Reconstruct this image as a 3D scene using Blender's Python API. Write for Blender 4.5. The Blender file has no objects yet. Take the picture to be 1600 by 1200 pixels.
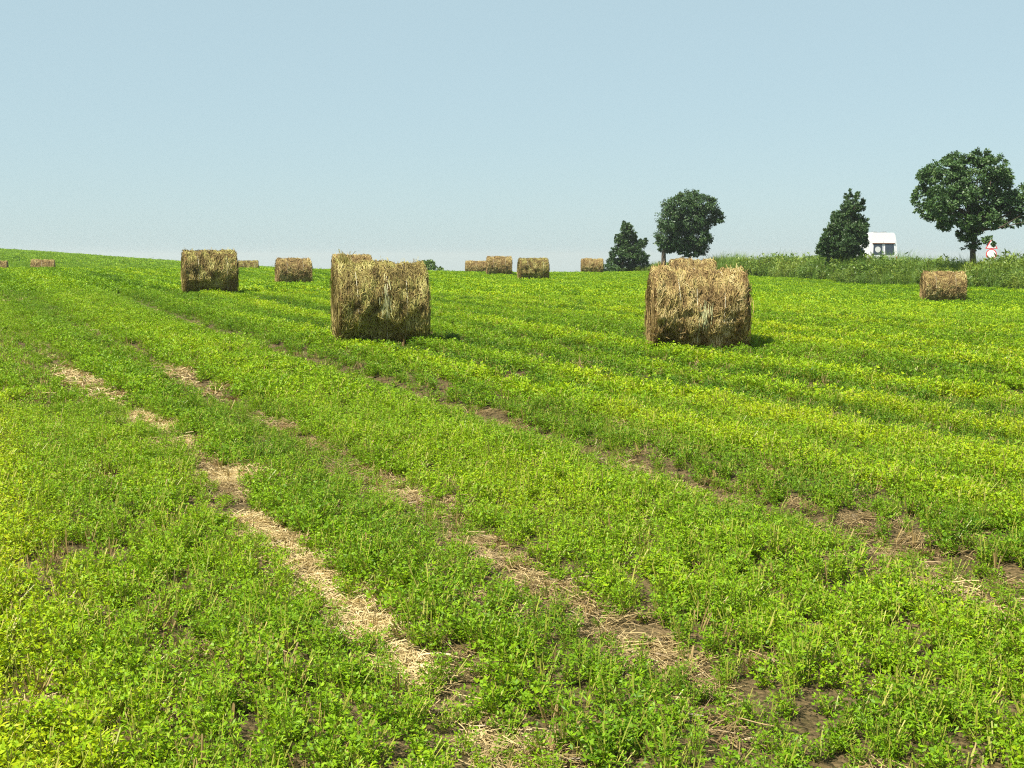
import bpy, math, random
import numpy as np
from mathutils import Vector, Matrix

R = math.radians
rng = np.random.default_rng(7)
random.seed(7)
scene = bpy.context.scene
COL = scene.collection

# ------------------------------------------------------------------ camera
F = 2000.0                      # focal length in photo pixels (photo 1600 x 1200)
PITCH = math.atan2(200.0, F)    # the true horizon lies 200 px above the middle
cam_d = bpy.data.cameras.new('camera')
cam = bpy.data.objects.new('camera', cam_d)
COL.objects.link(cam)
cam_d.sensor_width = 36.0
cam_d.lens = 36.0 * F / 1600.0
cam_d.clip_start = 0.05
cam_d.clip_end = 20000.0
cam.location = (0, 0, 0)        # eye height is the origin; the ground lies 1.6 m below
cam.rotation_euler = (math.pi / 2 - PITCH, 0, 0)
scene.camera = cam

# ------------------------------------------------------------------ sky and sun
SUN_EL, SUN_AZ = R(56), R(-128)        # azimuth from +Y towards +X
world = bpy.data.worlds.new('World')
scene.world = world
world.use_nodes = True
wn = world.node_tree
bg = wn.nodes['Background']
sky = wn.nodes.new('ShaderNodeTexSky')
sky.sky_type = 'NISHITA'
sky.sun_disc = False
sky.sun_elevation = SUN_EL
sky.sun_rotation = SUN_AZ
sky.altitude = 900
sky.air_density = 1.0
sky.dust_density = 1.1
sky.ozone_density = 2.0
hz = wn.nodes.new('ShaderNodeMixRGB')          # thin even summer haze over the whole dome
hz.inputs[0].default_value = 0.78
hz.inputs[2].default_value = (3.6, 4.85, 5.15, 1)
wn.links.new(sky.outputs[0], hz.inputs[1])
wn.links.new(hz.outputs[0], bg.inputs[0])
bg.inputs[1].default_value = 0.077

sd = bpy.data.lights.new('sun', 'SUN')
sd.energy = 5.0
sd.angle = R(0.6)
sd.color = (1.0, 0.94, 0.84)
sun = bpy.data.objects.new('sun', sd)
COL.objects.link(sun)
to_sun = Vector((math.sin(SUN_AZ) * math.cos(SUN_EL), math.cos(SUN_AZ) * math.cos(SUN_EL), math.sin(SUN_EL)))
sun.rotation_euler = (-to_sun).to_track_quat('-Z', 'Y').to_euler()
sun.location = (-20, -20, 40)

vs = scene.view_settings
scene.display_settings.display_device = 'sRGB'
vs.view_transform = 'Standard'
vs.look = 'None'
vs.gamma = 1.0
vs.use_curve_mapping = False
vs.exposure = 0.9

scene.cycles.use_denoising = False          # the photo is crisp and slightly grainy
scene.cycles.filter_width = 1.15
scene.cycles.max_bounces = 6
scene.cycles.diffuse_bounces = 3
scene.cycles.transmission_bounces = 4
scene.cycles.transparent_max_bounces = 6

# ------------------------------------------------------------------ helpers
def tag(o, label=None, cat=None, group=None, kind=None):
    if label: o['label'] = label
    if cat: o['category'] = cat
    if group: o['group'] = group
    if kind: o['kind'] = kind
    return o

def empty(name, loc=(0, 0, 0), rz=0.0):
    o = bpy.data.objects.new(name, None)
    o.empty_display_size = 0.3
    COL.objects.link(o)
    o.location = loc
    o.rotation_euler = (0, 0, rz)
    return o

def link(name, me, parent=None, mats=(), smooth=False):
    for m in mats:
        me.materials.append(m)
    if smooth:
        me.polygons.foreach_set('use_smooth', [True] * len(me.polygons))
    o = bpy.data.objects.new(name, me)
    COL.objects.link(o)
    if parent: o.parent = parent
    return o

def mesh_np(name, verts, faces, rnd=None, attr='rnd'):
    """verts (n,3); faces (m,k) int array or list of tuples; rnd one value per vertex"""
    me = bpy.data.meshes.new(name)
    verts = np.asarray(verts, dtype=np.float32)
    if isinstance(faces, np.ndarray):
        m, k = faces.shape
        me.vertices.add(len(verts)); me.vertices.foreach_set('co', verts.ravel())
        me.loops.add(m * k); me.loops.foreach_set('vertex_index', faces.astype(np.int32).ravel())
        me.polygons.add(m)
        me.polygons.foreach_set('loop_start', np.arange(0, m * k, k, dtype=np.int32))
        me.update(calc_edges=True)
    else:
        me.from_pydata([tuple(map(float, v)) for v in verts], [], faces)
    if rnd is not None:
        a = me.attributes.new(attr, 'FLOAT', 'POINT')
        a.data.foreach_set('value', np.asarray(rnd, dtype=np.float32))
    me.validate()
    return me

class MB:
    """collects simple shapes into one mesh"""
    def __init__(self): self.v = []; self.f = []
    def add(self, v, f):
        b = len(self.v); self.v += [tuple(p) for p in v]; self.f += [tuple(b + i for i in q) for q in f]; return self
    def box(self, a, b):
        x0, y0, z0 = a; x1, y1, z1 = b
        return self.add([(x0,y0,z0),(x1,y0,z0),(x1,y1,z0),(x0,y1,z0),(x0,y0,z1),(x1,y0,z1),(x1,y1,z1),(x0,y1,z1)],
                        [(0,3,2,1),(4,5,6,7),(0,1,5,4),(1,2,6,5),(2,3,7,6),(3,0,4,7)])
    def tube(self, pts, rad, n=8, cap=True):
        pts = [Vector(p) for p in pts]; rings = []
        for i, p in enumerate(pts):
            d = (pts[min(i + 1, len(pts) - 1)] - pts[max(i - 1, 0)]).normalized()
            u = d.orthogonal().normalized() if i == 0 else (u - d * u.dot(d)).normalized()
            w = d.cross(u)
            rings.append([p + (u * math.cos(2*math.pi*k/n) + w * math.sin(2*math.pi*k/n)) * rad[i] for k in range(n)])
        v = [q for r in rings for q in r]
        f = [(i*n + k, i*n + (k+1) % n, (i+1)*n + (k+1) % n, (i+1)*n + k) for i in range(len(pts)-1) for k in range(n)]
        if cap: f += [tuple(reversed(range(n))), tuple((len(pts)-1)*n + k for k in range(n))]
        return self.add(v, f)
    def prism(self, outline, axis, a, b):
        """outline: 2-D loop; axis 0/1/2 is the extrusion axis"""
        def put(p, t):
            q = [p[0], p[1]]; q.insert(axis, t); return tuple(q)
        n = len(outline)
        v = [put(p, a) for p in outline] + [put(p, b) for p in outline]
        f = [tuple(range(n)), tuple(reversed(range(n, 2*n)))] + [(i, n + i, n + (i+1) % n, (i+1) % n) for i in range(n)]
        return self.add(v, f)
    def build(self, name, mat, parent=None, smooth=False, bevel=0.0):
        import bmesh
        me = bpy.data.meshes.new(name); me.from_pydata(self.v, [], self.f)
        bm = bmesh.new(); bm.from_mesh(me)
        bmesh.ops.recalc_face_normals(bm, faces=bm.faces); bm.to_mesh(me); bm.free()
        o = link(name, me, parent, (mat,), smooth)
        if bevel:
            m = o.modifiers.new('bevel', 'BEVEL'); m.width = bevel; m.segments = 3; m.limit_method = 'ANGLE'
        return o

def hash2(ix, iy, seed):
    h = (ix.astype(np.int64) * 374761393 + iy.astype(np.int64) * 668265263 + seed * 974711) & 0x7fffffff
    h = ((h ^ (h >> 13)) * 1274126177) & 0x7fffffff
    return ((h ^ (h >> 16)) & 0xffff) / 65535.0

def vnoise(x, y, seed=0):
    x = np.asarray(x, float); y = np.asarray(y, float)
    ix = np.floor(x); iy = np.floor(y); fx = x - ix; fy = y - iy
    fx = fx * fx * (3 - 2 * fx); fy = fy * fy * (3 - 2 * fy)
    a = hash2(ix, iy, seed); b = hash2(ix + 1, iy, seed); c = hash2(ix, iy + 1, seed); d = hash2(ix + 1, iy + 1, seed)
    return (a * (1 - fx) + b * fx) * (1 - fy) + (c * (1 - fx) + d * fx) * fy

def fbm(x, y, seed=0, oct=3):
    s = 0; a = 0.5; t = 0
    for k in range(oct):
        s = s + a * vnoise(x * 2**k, y * 2**k, seed + k * 17); t += a; a *= 0.5
    return s / t

# ------------------------------------------------------------------ terrain height
def pix(u, v, Y):
    """photo pixel + distance ahead -> world point"""
    xc, yc = (u - 800) / F, -(v - 600) / F
    c, s = math.cos(PITCH), math.sin(PITCH)
    d = Vector((xc, c + yc * s, -s + yc * c))
    return d * (Y / d.y)

A = []
for Y in (1.5, 3, 5, 8, 13, 20, 28):
    for a in (-0.6, -0.2, 0.2):
        A.append((a * Y, Y, -1.6 + 0.015 * Y))
    A.append((0.6 * Y, Y, -1.6 + 0.013 * Y))
for u, v, Y in [(595,531,20),(1090,541,19.3),(328,457,36),(459,443,60),(833,437,71),(780,430,83),(925,427,98),
                (550,444,52),(1081,466,40),(1473,470,54),(600,424,86),(700,425,90),(850,427.5,92),(980,426,108),
                (68,422,68),(68,435,84),(-60,424,66),(5,436,84),(250,422,72),(388,421,76),(388,433,96),(520,422.5,80),
                (0,406,140),(0,390,250),(280,410,250),(280,417,150),(500,430,150),(500,424,250),(-300,380,250),(-300,400,140),
                (1600,452,60),(1190,433,94),(950,428,112),(1330,447,75),(1250,455,60)]:
    p = pix(u, v, Y); A.append(tuple(p))
A += [(25.7, 90, -1.16), (29, 75, -1.25), (31, 60, -1.35), (33, 45, -1.5), (40, 90, -1.6), (22, 45, -1.75), (14, 120, -1.5),
      (-5, 130, -2.8), (10, 150, -3.3), (40, 150, -3.5), (-5, 250, -7), (50, 250, -8), (100, 250, -9), (120, 120, -4), (60, 60, -2.5)]
A = np.array(A)

def warp(x, y):
    yy = np.clip(y, 1.0, 260.0)
    return np.stack([np.clip(x / (yy + 6), -0.75, 0.75) * 2.2, np.log(yy + 6)], -1)

def tps(r2):
    return 0.5 * r2 * np.log(r2 + 1e-9)

_W = warp(A[:, 0], A[:, 1])
_n = len(_W)
_K = tps(((_W[:, None] - _W[None]) ** 2).sum(-1)) + np.eye(_n) * 2e-3
_P = np.concatenate([np.ones((_n, 1)), _W], 1)
_M = np.block([[_K, _P], [_P.T, np.zeros((3, 3))]])
_C = np.linalg.solve(_M, np.concatenate([A[:, 2], np.zeros(3)]))

T24 = math.tan(R(24.5))
def lane(x, y):
    """offset across the mowing direction, in metres along X"""
    return x + T24 * y
STRAW_LINES = [1.87, 2.95, 4.84]      # wheel lines strewn with straw
RUT = 5.22                             # deeper dark rut
def line_shift(y, t):
    b = np.interp(y, [3, 6, 8, 10, 13, 16, 24, 34], [-.06, 0, .05, .18, .06, -.1, -.05, .1]) if t < 2.5 else np.interp(y, [3, 6, 8, 12, 20], [-.1, -.04, .08, .1, .05])
    return b * (1 if t < 3.5 else .5) + .10 * (vnoise(y * .9, 0 * y + t * 3, 5) - .5)

def smooth_ground(x, y):
    x = np.asarray(x, float); y = np.asarray(y, float)
    sh = np.broadcast(x, y).shape
    x = np.broadcast_to(x, sh).ravel(); y = np.broadcast_to(y, sh).ravel()
    out = np.empty(len(x))
    for i in range(0, len(x), 40000):
        w = warp(x[i:i+40000], y[i:i+40000])
        k = tps(((w[:, None] - _W[None]) ** 2).sum(-1))
        out[i:i+40000] = k @ _C[:_n] + _C[_n] + w @ _C[_n+1:]
    out = out - 0.07 - np.clip(y - 260, 0, None) * 0.03 - np.clip(np.abs(x) - 260, 0, None) * 0.01
    return out.reshape(sh)

def ground(x, y):
    x = np.asarray(x, float); y = np.asarray(y, float)
    z = smooth_ground(x, y)
    near = np.clip(1 - (y - 30) / 30, 0, 1) * np.clip((y + 4) / 4, 0, 1)
    l = lane(x, y)
    rut = 0
    for t in STRAW_LINES:
        rut = rut + .5 * np.exp(-((l - t - line_shift(y, t)) / 0.17) ** 2)
    rut = rut + 2.0 * np.exp(-((l - RUT - line_shift(y, 5.2)) / 0.16) ** 2)
    z = z - 0.05 * rut * near
    z = z + (vnoise(x * 0.9, y * 0.9, 3) - 0.5) * 0.05 * np.clip((60 - y) / 30, 0, 1)
    return z

def gz(x, y): return float(ground(np.array([x]), np.array([y]))[0])

def hit(u, v):
    """ground point seen at a photo pixel"""
    lo = None
    Ys = np.geomspace(2, 240, 500)
    xc, yc = (u - 800) / F, -(v - 600) / F
    c, s = math.cos(PITCH), math.sin(PITCH)
    d = np.array([xc, c + yc * s, -s + yc * c]) / (c + yc * s)
    diff = d[2] * Ys - smooth_ground(d[0] * Ys, Ys)
    k = int(np.argmax(diff < 0)) if (diff < 0).any() else len(Ys) - 1
    return d[0] * Ys[k], Ys[k]

# ------------------------------------------------------------------ materials
def new_mat(name):
    m = bpy.data.materials.new(name); m.use_nodes = True
    nt = m.node_tree; nt.nodes.clear()
    return m, nt, nt.nodes.new, nt.links.new

def plain(name, col, rough=0.5, metal=0.0, var=0.06, scale=30.0, coat=0.0):
    m, nt, N, L = new_mat(name)
    out = N('ShaderNodeOutputMaterial'); b = N('ShaderNodeBsdfPrincipled')
    tc = N('ShaderNodeTexCoord'); nz = N('ShaderNodeTexNoise'); nz.inputs['Scale'].default_value = scale
    L(tc.outputs['Object'], nz.inputs['Vector'])
    hs = N('ShaderNodeMixRGB'); hs.blend_type = 'MULTIPLY'; hs.inputs[0].default_value = 1.0
    hs.inputs[1].default_value = (*col, 1)
    mr = N('ShaderNodeMapRange'); mr.inputs[3].default_value = 1 - var * 2; mr.inputs[4].default_value = 1 + var
    L(nz.outputs[0], mr.inputs[0]); L(mr.outputs[0], hs.inputs[2]); L(hs.outputs[0], b.inputs['Base Color'])
    b.inputs['Roughness'].default_value = rough; b.inputs['Metallic'].default_value = metal
    b.inputs['Coat Weight'].default_value = coat
    L(b.outputs[0], out.inputs[0])
    return m

def foliage(name, stops, tint_w=0.65, rnd_w=0.35, transl=0.3, rough=0.45, inst=True, spec=0.35):
    """leaf colour from a ramp driven by a per-plant tint and a per-leaf random value"""
    m, nt, N, L = new_mat(name)
    out = N('ShaderNodeOutputMaterial'); b = N('ShaderNodeBsdfPrincipled'); tr = N('ShaderNodeBsdfTranslucent')
    mx = N('ShaderNodeMixShader'); mx.inputs[0].default_value = transl
    ra = N('ShaderNodeAttribute'); ra.attribute_name = 'rnd'
    ma = N('ShaderNodeMath'); ma.operation = 'MULTIPLY'; ma.inputs[1].default_value = rnd_w
    L(ra.outputs['Fac'], ma.inputs[0])
    mb = N('ShaderNodeMath'); mb.operation = 'MULTIPLY_ADD'; mb.inputs[1].default_value = tint_w
    if inst:
        ta = N('ShaderNodeAttribute'); ta.attribute_type = 'INSTANCER'; ta.attribute_name = 'tint'
        L(ta.outputs['Fac'], mb.inputs[0])
    else:
        ta = N('ShaderNodeTexCoord'); nz = N('ShaderNodeTexNoise'); nz.inputs['Scale'].default_value = 0.9
        L(ta.outputs['Object'], nz.inputs['Vector']); L(nz.outputs[0], mb.inputs[0])
    L(ma.outputs[0], mb.inputs[2])
    cr = N('ShaderNodeValToRGB')
    e = cr.color_ramp.elements
    e[0].position, e[0].color = stops[0][0], (*stops[0][1], 1)
    e[1].position, e[1].color = stops[-1][0], (*stops[-1][1], 1)
    for p, c in stops[1:-1]:
        k = e.new(p); k.color = (*c, 1)
    L(mb.outputs[0], cr.inputs[0])
    L(cr.outputs[0], b.inputs['Base Color'])
    g = N('ShaderNodeMixRGB'); g.blend_type = 'MULTIPLY'; g.inputs[0].default_value = 1; g.inputs[2].default_value = (1.25, 1.15, 0.6, 1)
    L(cr.outputs[0], g.inputs[1]); L(g.outputs[0], tr.inputs[0])
    b.inputs['Roughness'].default_value = rough; b.inputs['Specular IOR Level'].default_value = spec
    L(b.outputs[0], mx.inputs[1]); L(tr.outputs[0], mx.inputs[2]); L(mx.outputs[0], out.inputs[0])
    return m

CROP = [(0.0, (0.030, 0.085, 0.006)), (0.3, (0.096, 0.200, 0.009)), (0.62, (0.212, 0.360, 0.009)), (0.9, (0.38, 0.465, 0.008)), (1.0, (0.49, 0.46, 0.02))]
M_CROP = foliage('alfalfa_leaf', CROP, 0.66, 0.46, 0.24, spec=.14)
M_STEM = foliage('alfalfa_stem', [(0, (0.14, 0.19, 0.02)), (0.6, (0.33, 0.34, 0.05)), (1, (0.52, 0.42, 0.14))], 0.3, 0.7, 0.1)
M_STUB = foliage('dry_stubble', [(0, (0.16, 0.10, 0.04)), (0.5, (0.34, 0.24, 0.09)), (1, (0.52, 0.40, 0.18))], 0.3, 0.7, 0.1)
M_LITTER = foliage('straw_litter', [(0, (0.13, 0.085, 0.035)), (0.3, (0.29, 0.205, 0.085)), (0.65, (0.54, 0.42, 0.19)), (1, (0.68, 0.55, 0.29))], 0.55, 0.45, 0.12)
M_WEED = foliage('weed_leaf', [(0, (0.040, 0.100, 0.018)), (0.5, (0.11, 0.19, 0.022)), (1, (0.27, 0.33, 0.04))], 0.6, 0.4, 0.25)
M_WGRASS = foliage('verge_grass_blade', [(0, (0.05, 0.12, 0.018)), (0.5, (0.125, 0.235, 0.03)), (0.85, (0.25, 0.33, 0.05)), (1, (0.40, 0.37, 0.12))], 0.5, 0.5, 0.25)
M_WEEDTOP = foliage('weed_seed_head', [(0, (0.12, 0.14, 0.03)), (1, (0.30, 0.24, 0.10))], 0.5, 0.5, 0.2)
M_TREE = foliage('tree_leaf', [(0, (0.022, 0.058, 0.016)), (0.5, (0.062, 0.125, 0.034)), (1, (0.16, 0.24, 0.062))], 0.5, 0.5, 0.18, inst=False)
M_TREE2 = foliage('dark_tree_leaf', [(0, (0.018, 0.048, 0.014)), (0.5, (0.046, 0.095, 0.026)), (1, (0.12, 0.175, 0.045))], 0.5, 0.5, 0.15, inst=False)
M_SHRUB = foliage('shrub_leaf', [(0, (0.06, 0.12, 0.03)), (0.5, (0.13, 0.21, 0.05)), (1, (0.24, 0.32, 0.08))], 0.5, 0.5, 0.2, inst=False)
M_BARK = plain('bark', (0.10, 0.075, 0.05), 0.9, var=0.3, scale=8)

# ground: bare soil between the plants, closed crop farther off
def ground_mat():
    m, nt, N, L = new_mat('field_soil')
    out = N('ShaderNodeOutputMaterial'); b = N('ShaderNodeBsdfPrincipled')
    tc = N('ShaderNodeTexCoord')
    n1 = N('ShaderNodeTexNoise'); n1.inputs['Scale'].default_value = 9; n1.inputs['Detail'].default_value = 8
    L(tc.outputs['Object'], n1.inputs['Vector'])
    soil = N('ShaderNodeValToRGB'); e = soil.color_ramp.elements
    e[0].position, e[0].color = 0.36, (0.05, 0.030, 0.017, 1); e[1].position, e[1].color = 0.66, (0.20, 0.125, 0.068, 1)
    nf = N('ShaderNodeTexNoise'); nf.inputs['Scale'].default_value = 90; nf.inputs['Detail'].default_value = 4; L(tc.outputs['Object'], nf.inputs['Vector'])
    av = N('ShaderNodeMath'); av.operation = 'MULTIPLY_ADD'; av.inputs[1].default_value = .5; L(nf.outputs[0], av.inputs[0])
    hf = N('ShaderNodeMath'); hf.operation = 'MULTIPLY'; hf.inputs[1].default_value = .5; L(n1.outputs[0], hf.inputs[0]); L(hf.outputs[0], av.inputs[2])
    L(av.outputs[0], soil.inputs[0])
    n2 = N('ShaderNodeTexNoise'); n2.inputs['Scale'].default_value = 1.3; n2.inputs['Detail'].default_value = 12; n2.inputs['Roughness'].default_value = 0.7
    mp = N('ShaderNodeMapping'); mp.inputs['Rotation'].default_value = (0, 0, R(-24.5)); mp.inputs['Scale'].default_value = (1, 0.25, 1)
    L(tc.outputs['Object'], mp.inputs[0]); L(mp.outputs[0], n2.inputs['Vector'])
    gr = N('ShaderNodeValToRGB'); e = gr.color_ramp.elements
    e[0].position, e[0].color = 0.3, (0.055, 0.125, 0.016, 1); e[1].position, e[1].color = 0.72, (0.125, 0.23, 0.022, 1)
    L(n2.outputs[0], gr.inputs[0])
    at = N('ShaderNodeAttribute'); at.attribute_name = 'cover'
    mx = N('ShaderNodeMixRGB'); L(at.outputs['Fac'], mx.inputs[0]); L(soil.outputs[0], mx.inputs[1]); L(gr.outputs[0], mx.inputs[2])
    L(mx.outputs[0], b.inputs['Base Color']); b.inputs['Roughness'].default_value = 0.95; b.inputs['Specular IOR Level'].default_value = 0.1
    bp = N('ShaderNodeBump'); bp.inputs['Strength'].default_value = 1.0; bp.inputs['Distance'].default_value = 0.05
    vo = N('ShaderNodeTexVoronoi'); vo.inputs['Scale'].default_value = 32; L(tc.outputs['Object'], vo.inputs['Vector'])
    n3 = N('ShaderNodeTexNoise'); n3.inputs['Scale'].default_value = 70; n3.inputs['Detail'].default_value = 6; L(tc.outputs['Object'], n3.inputs['Vector'])
    hh = N('ShaderNodeMath'); hh.operation = 'MULTIPLY_ADD'; hh.inputs[1].default_value = -.6; L(vo.outputs['Distance'], hh.inputs[0]); L(n1.outputs[0], hh.inputs[2])
    h2 = N('ShaderNodeMath'); h2.operation = 'MULTIPLY_ADD'; h2.inputs[1].default_value = .35; L(n3.outputs[0], h2.inputs[0]); L(hh.outputs[0], h2.inputs[2])
    L(h2.outputs[0], bp.inputs['Height']); L(bp.outputs[0], b.inputs['Normal'])
    L(b.outputs[0], out.inputs[0])
    return m
M_GROUND = ground_mat()

# ------------------------------------------------------------------ ground sheet
ny, nx = 430, 330
ys = 5 * np.sinh(np.linspace(math.asinh(-60 / 5), math.asinh(6000 / 5), ny)) + 2
xs = 4 * np.sinh(np.linspace(-math.asinh(3000 / 4), math.asinh(3000 / 4), nx))
GX, GY = np.meshgrid(xs, ys)
GZ = ground(GX, GY)
idx = np.arange(nx * ny).reshape(ny, nx)
quads = np.stack([idx[:-1, :-1], idx[:-1, 1:], idx[1:, 1:], idx[1:, :-1]], -1).reshape(-1, 4)
cover = np.clip((GY - 14) / 50, 0.12, 1.0)
g_me = mesh_np('field', np.stack([GX, GY, GZ], -1).reshape(-1, 3), quads, cover.ravel(), 'cover')
g_ob = link('field', g_me, None, (M_GROUND,), True)
tag(g_ob, 'mown green field rising gently to a low crest', 'field', kind='structure')

# ------------------------------------------------------------------ verge and road lines
VERGE = np.array([(31.0, 20.0), (28.5, 38.0), (24.0, 60.0), (21.4, 75.0), (18.5, 94.0), (14.6, 104.5), (9.0, 114.0), (4.0, 121.0)])
def verge_at(t):
    """t in metres along the verge"""
    seg = np.diff(VERGE, axis=0); ln = np.hypot(seg[:, 0], seg[:, 1]); cum = np.concatenate([[0], np.cumsum(ln)])
    return np.stack([np.interp(t, cum, VERGE[:, 0]), np.interp(t, cum, VERGE[:, 1])], -1), cum[-1]
ROAD = [(39, 5), (36.5, 25), (33, 45), (30, 62), (27.6, 77), (25.3, 92), (21.5, 107), (15, 121), (5, 135), (-8, 150)]
def spline(pts, n):
    out = []
    P = [np.array(p, float) for p in pts]; P = [2*P[0]-P[1]] + P + [2*P[-1]-P[-2]]
    for i in range(1, len(P) - 2):
        for k in range(n):
            t = k / n
            out.append(0.5*((2*P[i]) + (-P[i-1]+P[i+1])*t + (2*P[i-1]-5*P[i]+4*P[i+1]-P[i+2])*t*t + (-P[i-1]+3*P[i]-3*P[i+1]+P[i+2])*t**3))
    out.append(P[-2]); return np.array(out)
rd = spline(ROAD, 8)
tan = np.gradient(rd, axis=0); tan /= np.hypot(tan[:, 0], tan[:, 1])[:, None]
nor = np.stack([tan[:, 1], -tan[:, 0]], -1)
def strip(o0, o1, dz):
    a = rd + nor * o0; b = rd + nor * o1
    za = np.maximum(smooth_ground(a[:, 0], a[:, 1]), smooth_ground(rd[:, 0], rd[:, 1]) - 0.05) + dz
    zb = np.maximum(smooth_ground(b[:, 0], b[:, 1]), smooth_ground(rd[:, 0], rd[:, 1]) - 0.05) + dz
    return a, b, za, zb
M_ASPH = plain('asphalt', (0.055, 0.054, 0.052), 0.85, var=0.2, scale=4)
M_PAINT = plain('road_paint', (0.75, 0.75, 0.72), 0.6, var=0.1, scale=6)
mb = MB(); n = len(rd)
zc = smooth_ground(rd[:, 0], rd[:, 1]) + 0.10
for i in range(n - 1):
    v = []
    for j in (i, i + 1):
        for o, d in ((-3.3, -0.5), (-2.8, 0.0), (2.8, 0.0), (3.3, -0.5)):
            v.append((rd[j, 0] + nor[j, 0] * o, rd[j, 1] + nor[j, 1] * o, zc[j] + d))
    mb.add(v, [(0, 1, 5, 4), (1, 2, 6, 5), (2, 3, 7, 6)])
road = mb.build('road', M_ASPH); tag(road, 'asphalt country road behind the tall roadside weeds', 'road', kind='structure')
for k in range(2, n - 3, 3):
    m2 = MB()
    m2.add([(rd[k,0]-nor[k,0]*.06, rd[k,1]-nor[k,1]*.06, zc[k]+.006), (rd[k,0]+nor[k,0]*.06, rd[k,1]+nor[k,1]*.06, zc[k]+.006),
            (rd[k+1,0]+nor[k+1,0]*.06, rd[k+1,1]+nor[k+1,1]*.06, zc[k+1]+.006), (rd[k+1,0]-nor[k+1,0]*.06, rd[k+1,1]-nor[k+1,1]*.06, zc[k+1]+.006)], [(0, 1, 2, 3)])
    m2.build('lane_dash', M_PAINT, road)

# ------------------------------------------------------------------ instanced plants ("stuff")
def leaf_quads(c, d, up, ln, wd):
    """diamond leaflets: centre base c, direction d, normal-ish up -> (n,4,3)"""
    s = np.cross(d, up); s /= np.linalg.norm(s, axis=1)[:, None] + 1e-9
    ln = ln[:, None]; wd = wd[:, None]
    mid = c + d * ln * 0.55
    nrm = np.cross(s, d)
    return np.stack([c, mid + s * wd * 0.5 + nrm * wd * 0.15, c + d * ln, mid - s * wd * 0.5 + nrm * wd * 0.15], 1)

def unit(v): return v / (np.linalg.norm(v, axis=-1, keepdims=True) + 1e-9)

def make_tuft(name, r, stems, height, nodes, leaf, spread, droop=0.2, aspect=0.62, stemw=0.0022, per=3, petiole=1.0, matl=M_CROP, mats=M_STEM, top_only=0.0, dry=0.0):
    V = []; Fq = []; Rn = []; Mi = []
    nb = 0
    for s in range(stems):
        az = r.uniform(0, 2*math.pi); lean = r.uniform(0.1, spread)
        h = height * r.uniform(0.55, 1.1)
        base = np.array([math.cos(az), math.sin(az), 0]) * r.uniform(0, 0.03 + 0.02 * spread) * (height / 0.15)
        dirv = np.array([math.cos(az) * lean, math.sin(az) * lean, 1.0])
        t = np.linspace(0, 1, 4)
        pts = base + np.outer(t * h, dirv) - np.outer(droop * h * t**2 * lean, [0, 0, 1])
        side = np.array([-math.sin(az + 0.7), math.cos(az + 0.7), 0]) * stemw
        sv = np.concatenate([pts - side, pts + side]); sr = r.uniform(0.1, 0.9)
        V.append(sv); Rn += [sr] * 8
        for k in range(3): Fq.append((nb + k, nb + k + 1, nb + 5 + k, nb + 4 + k)); Mi.append(1)
        nb += 8
        if r.uniform() < dry: continue
        for k in range(nodes):
            tt = top_only + (1 - top_only) * (k + 0.6 + r.uniform(-.3, .3)) / nodes
            tt = min(tt, 1.0)
            p = base + tt * h * dirv - droop * h * tt**2 * lean * np.array([0, 0, 1])
            la = r.uniform(0, 2*math.pi); pet = petiole * leaf * r.uniform(0.5, 1.3)
            pd = np.array([math.cos(la), math.sin(la), r.uniform(0.0, 0.9)]); pd /= np.linalg.norm(pd)
            q = p + pd * pet
            lr = r.uniform()
            offs = (0, 0.95, -0.95, 1.9, -1.9)[:per]
            c = np.repeat(q[None], per, 0)
            d = np.array([[math.cos(la + o), math.sin(la + o), r.uniform(-0.35, 1.2)] for o in offs]); d = unit(d)
            up = unit(np.array([[r.uniform(-.5, .5), r.uniform(-.5, .5), 1.0]] * per) + r.normal(0, .5, (per, 3)))
            qd = leaf_quads(c, d, up, leaf * r.uniform(0.75, 1.25, per), leaf * aspect * r.uniform(0.8, 1.2, per))
            V.append(qd.reshape(-1, 3))
            for j in range(per):
                Fq.append((nb, nb + 1, nb + 2, nb + 3)); Mi.append(0); nb += 4
                Rn += [min(1, max(0, lr * 0.6 + r.uniform(0, .4)))] * 4
    me = mesh_np(name, np.concatenate(V), np.array(Fq), Rn)
    me.materials.append(matl); me.materials.append(mats)
    me.polygons.foreach_set('material_index', np.array(Mi, dtype=np.int32))
    return me

def make_straw(name, r, count, length, width, rad, height, mat, flat=0.25):
    V = []; Fq = []; Rn = []; nb = 0
    for s in range(count):
        p = np.array([r.normal(0, rad * .5), r.normal(0, rad * .5), abs(r.normal(0, height))])
        az = r.uniform(0, 2*math.pi); L_ = length * r.uniform(0.4, 1.3)
        d = np.array([math.cos(az), math.sin(az), r.normal(0, flat)])
        bend = np.array([-math.sin(az), math.cos(az), 0]) * r.normal(0, 0.25)
        t = np.linspace(-0.5, 0.5, 4)
        pts = p + np.outer(t * L_, d) + np.outer((t**2) * L_, bend) + np.array([0, 0, 0.006])
        pts[:, 2] = np.maximum(pts[:, 2], -0.01)
        sd_ = np.cross(d, [0, 0, 1]); sd_ = sd_ / (np.linalg.norm(sd_) + 1e-6) * width * r.uniform(.6, 1.3); sd_[2] += width * r.normal(0, .5)
        V.append(np.concatenate([pts - sd_, pts + sd_])); v = r.uniform(); Rn += [v] * 8
        for k in range(3): Fq.append((nb + k, nb + k + 1, nb + 5 + k, nb + 4 + k))
        nb += 8
    me = mesh_np(name, np.concatenate(V), np.array(Fq), Rn); me.materials.append(mat)
    return me

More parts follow.
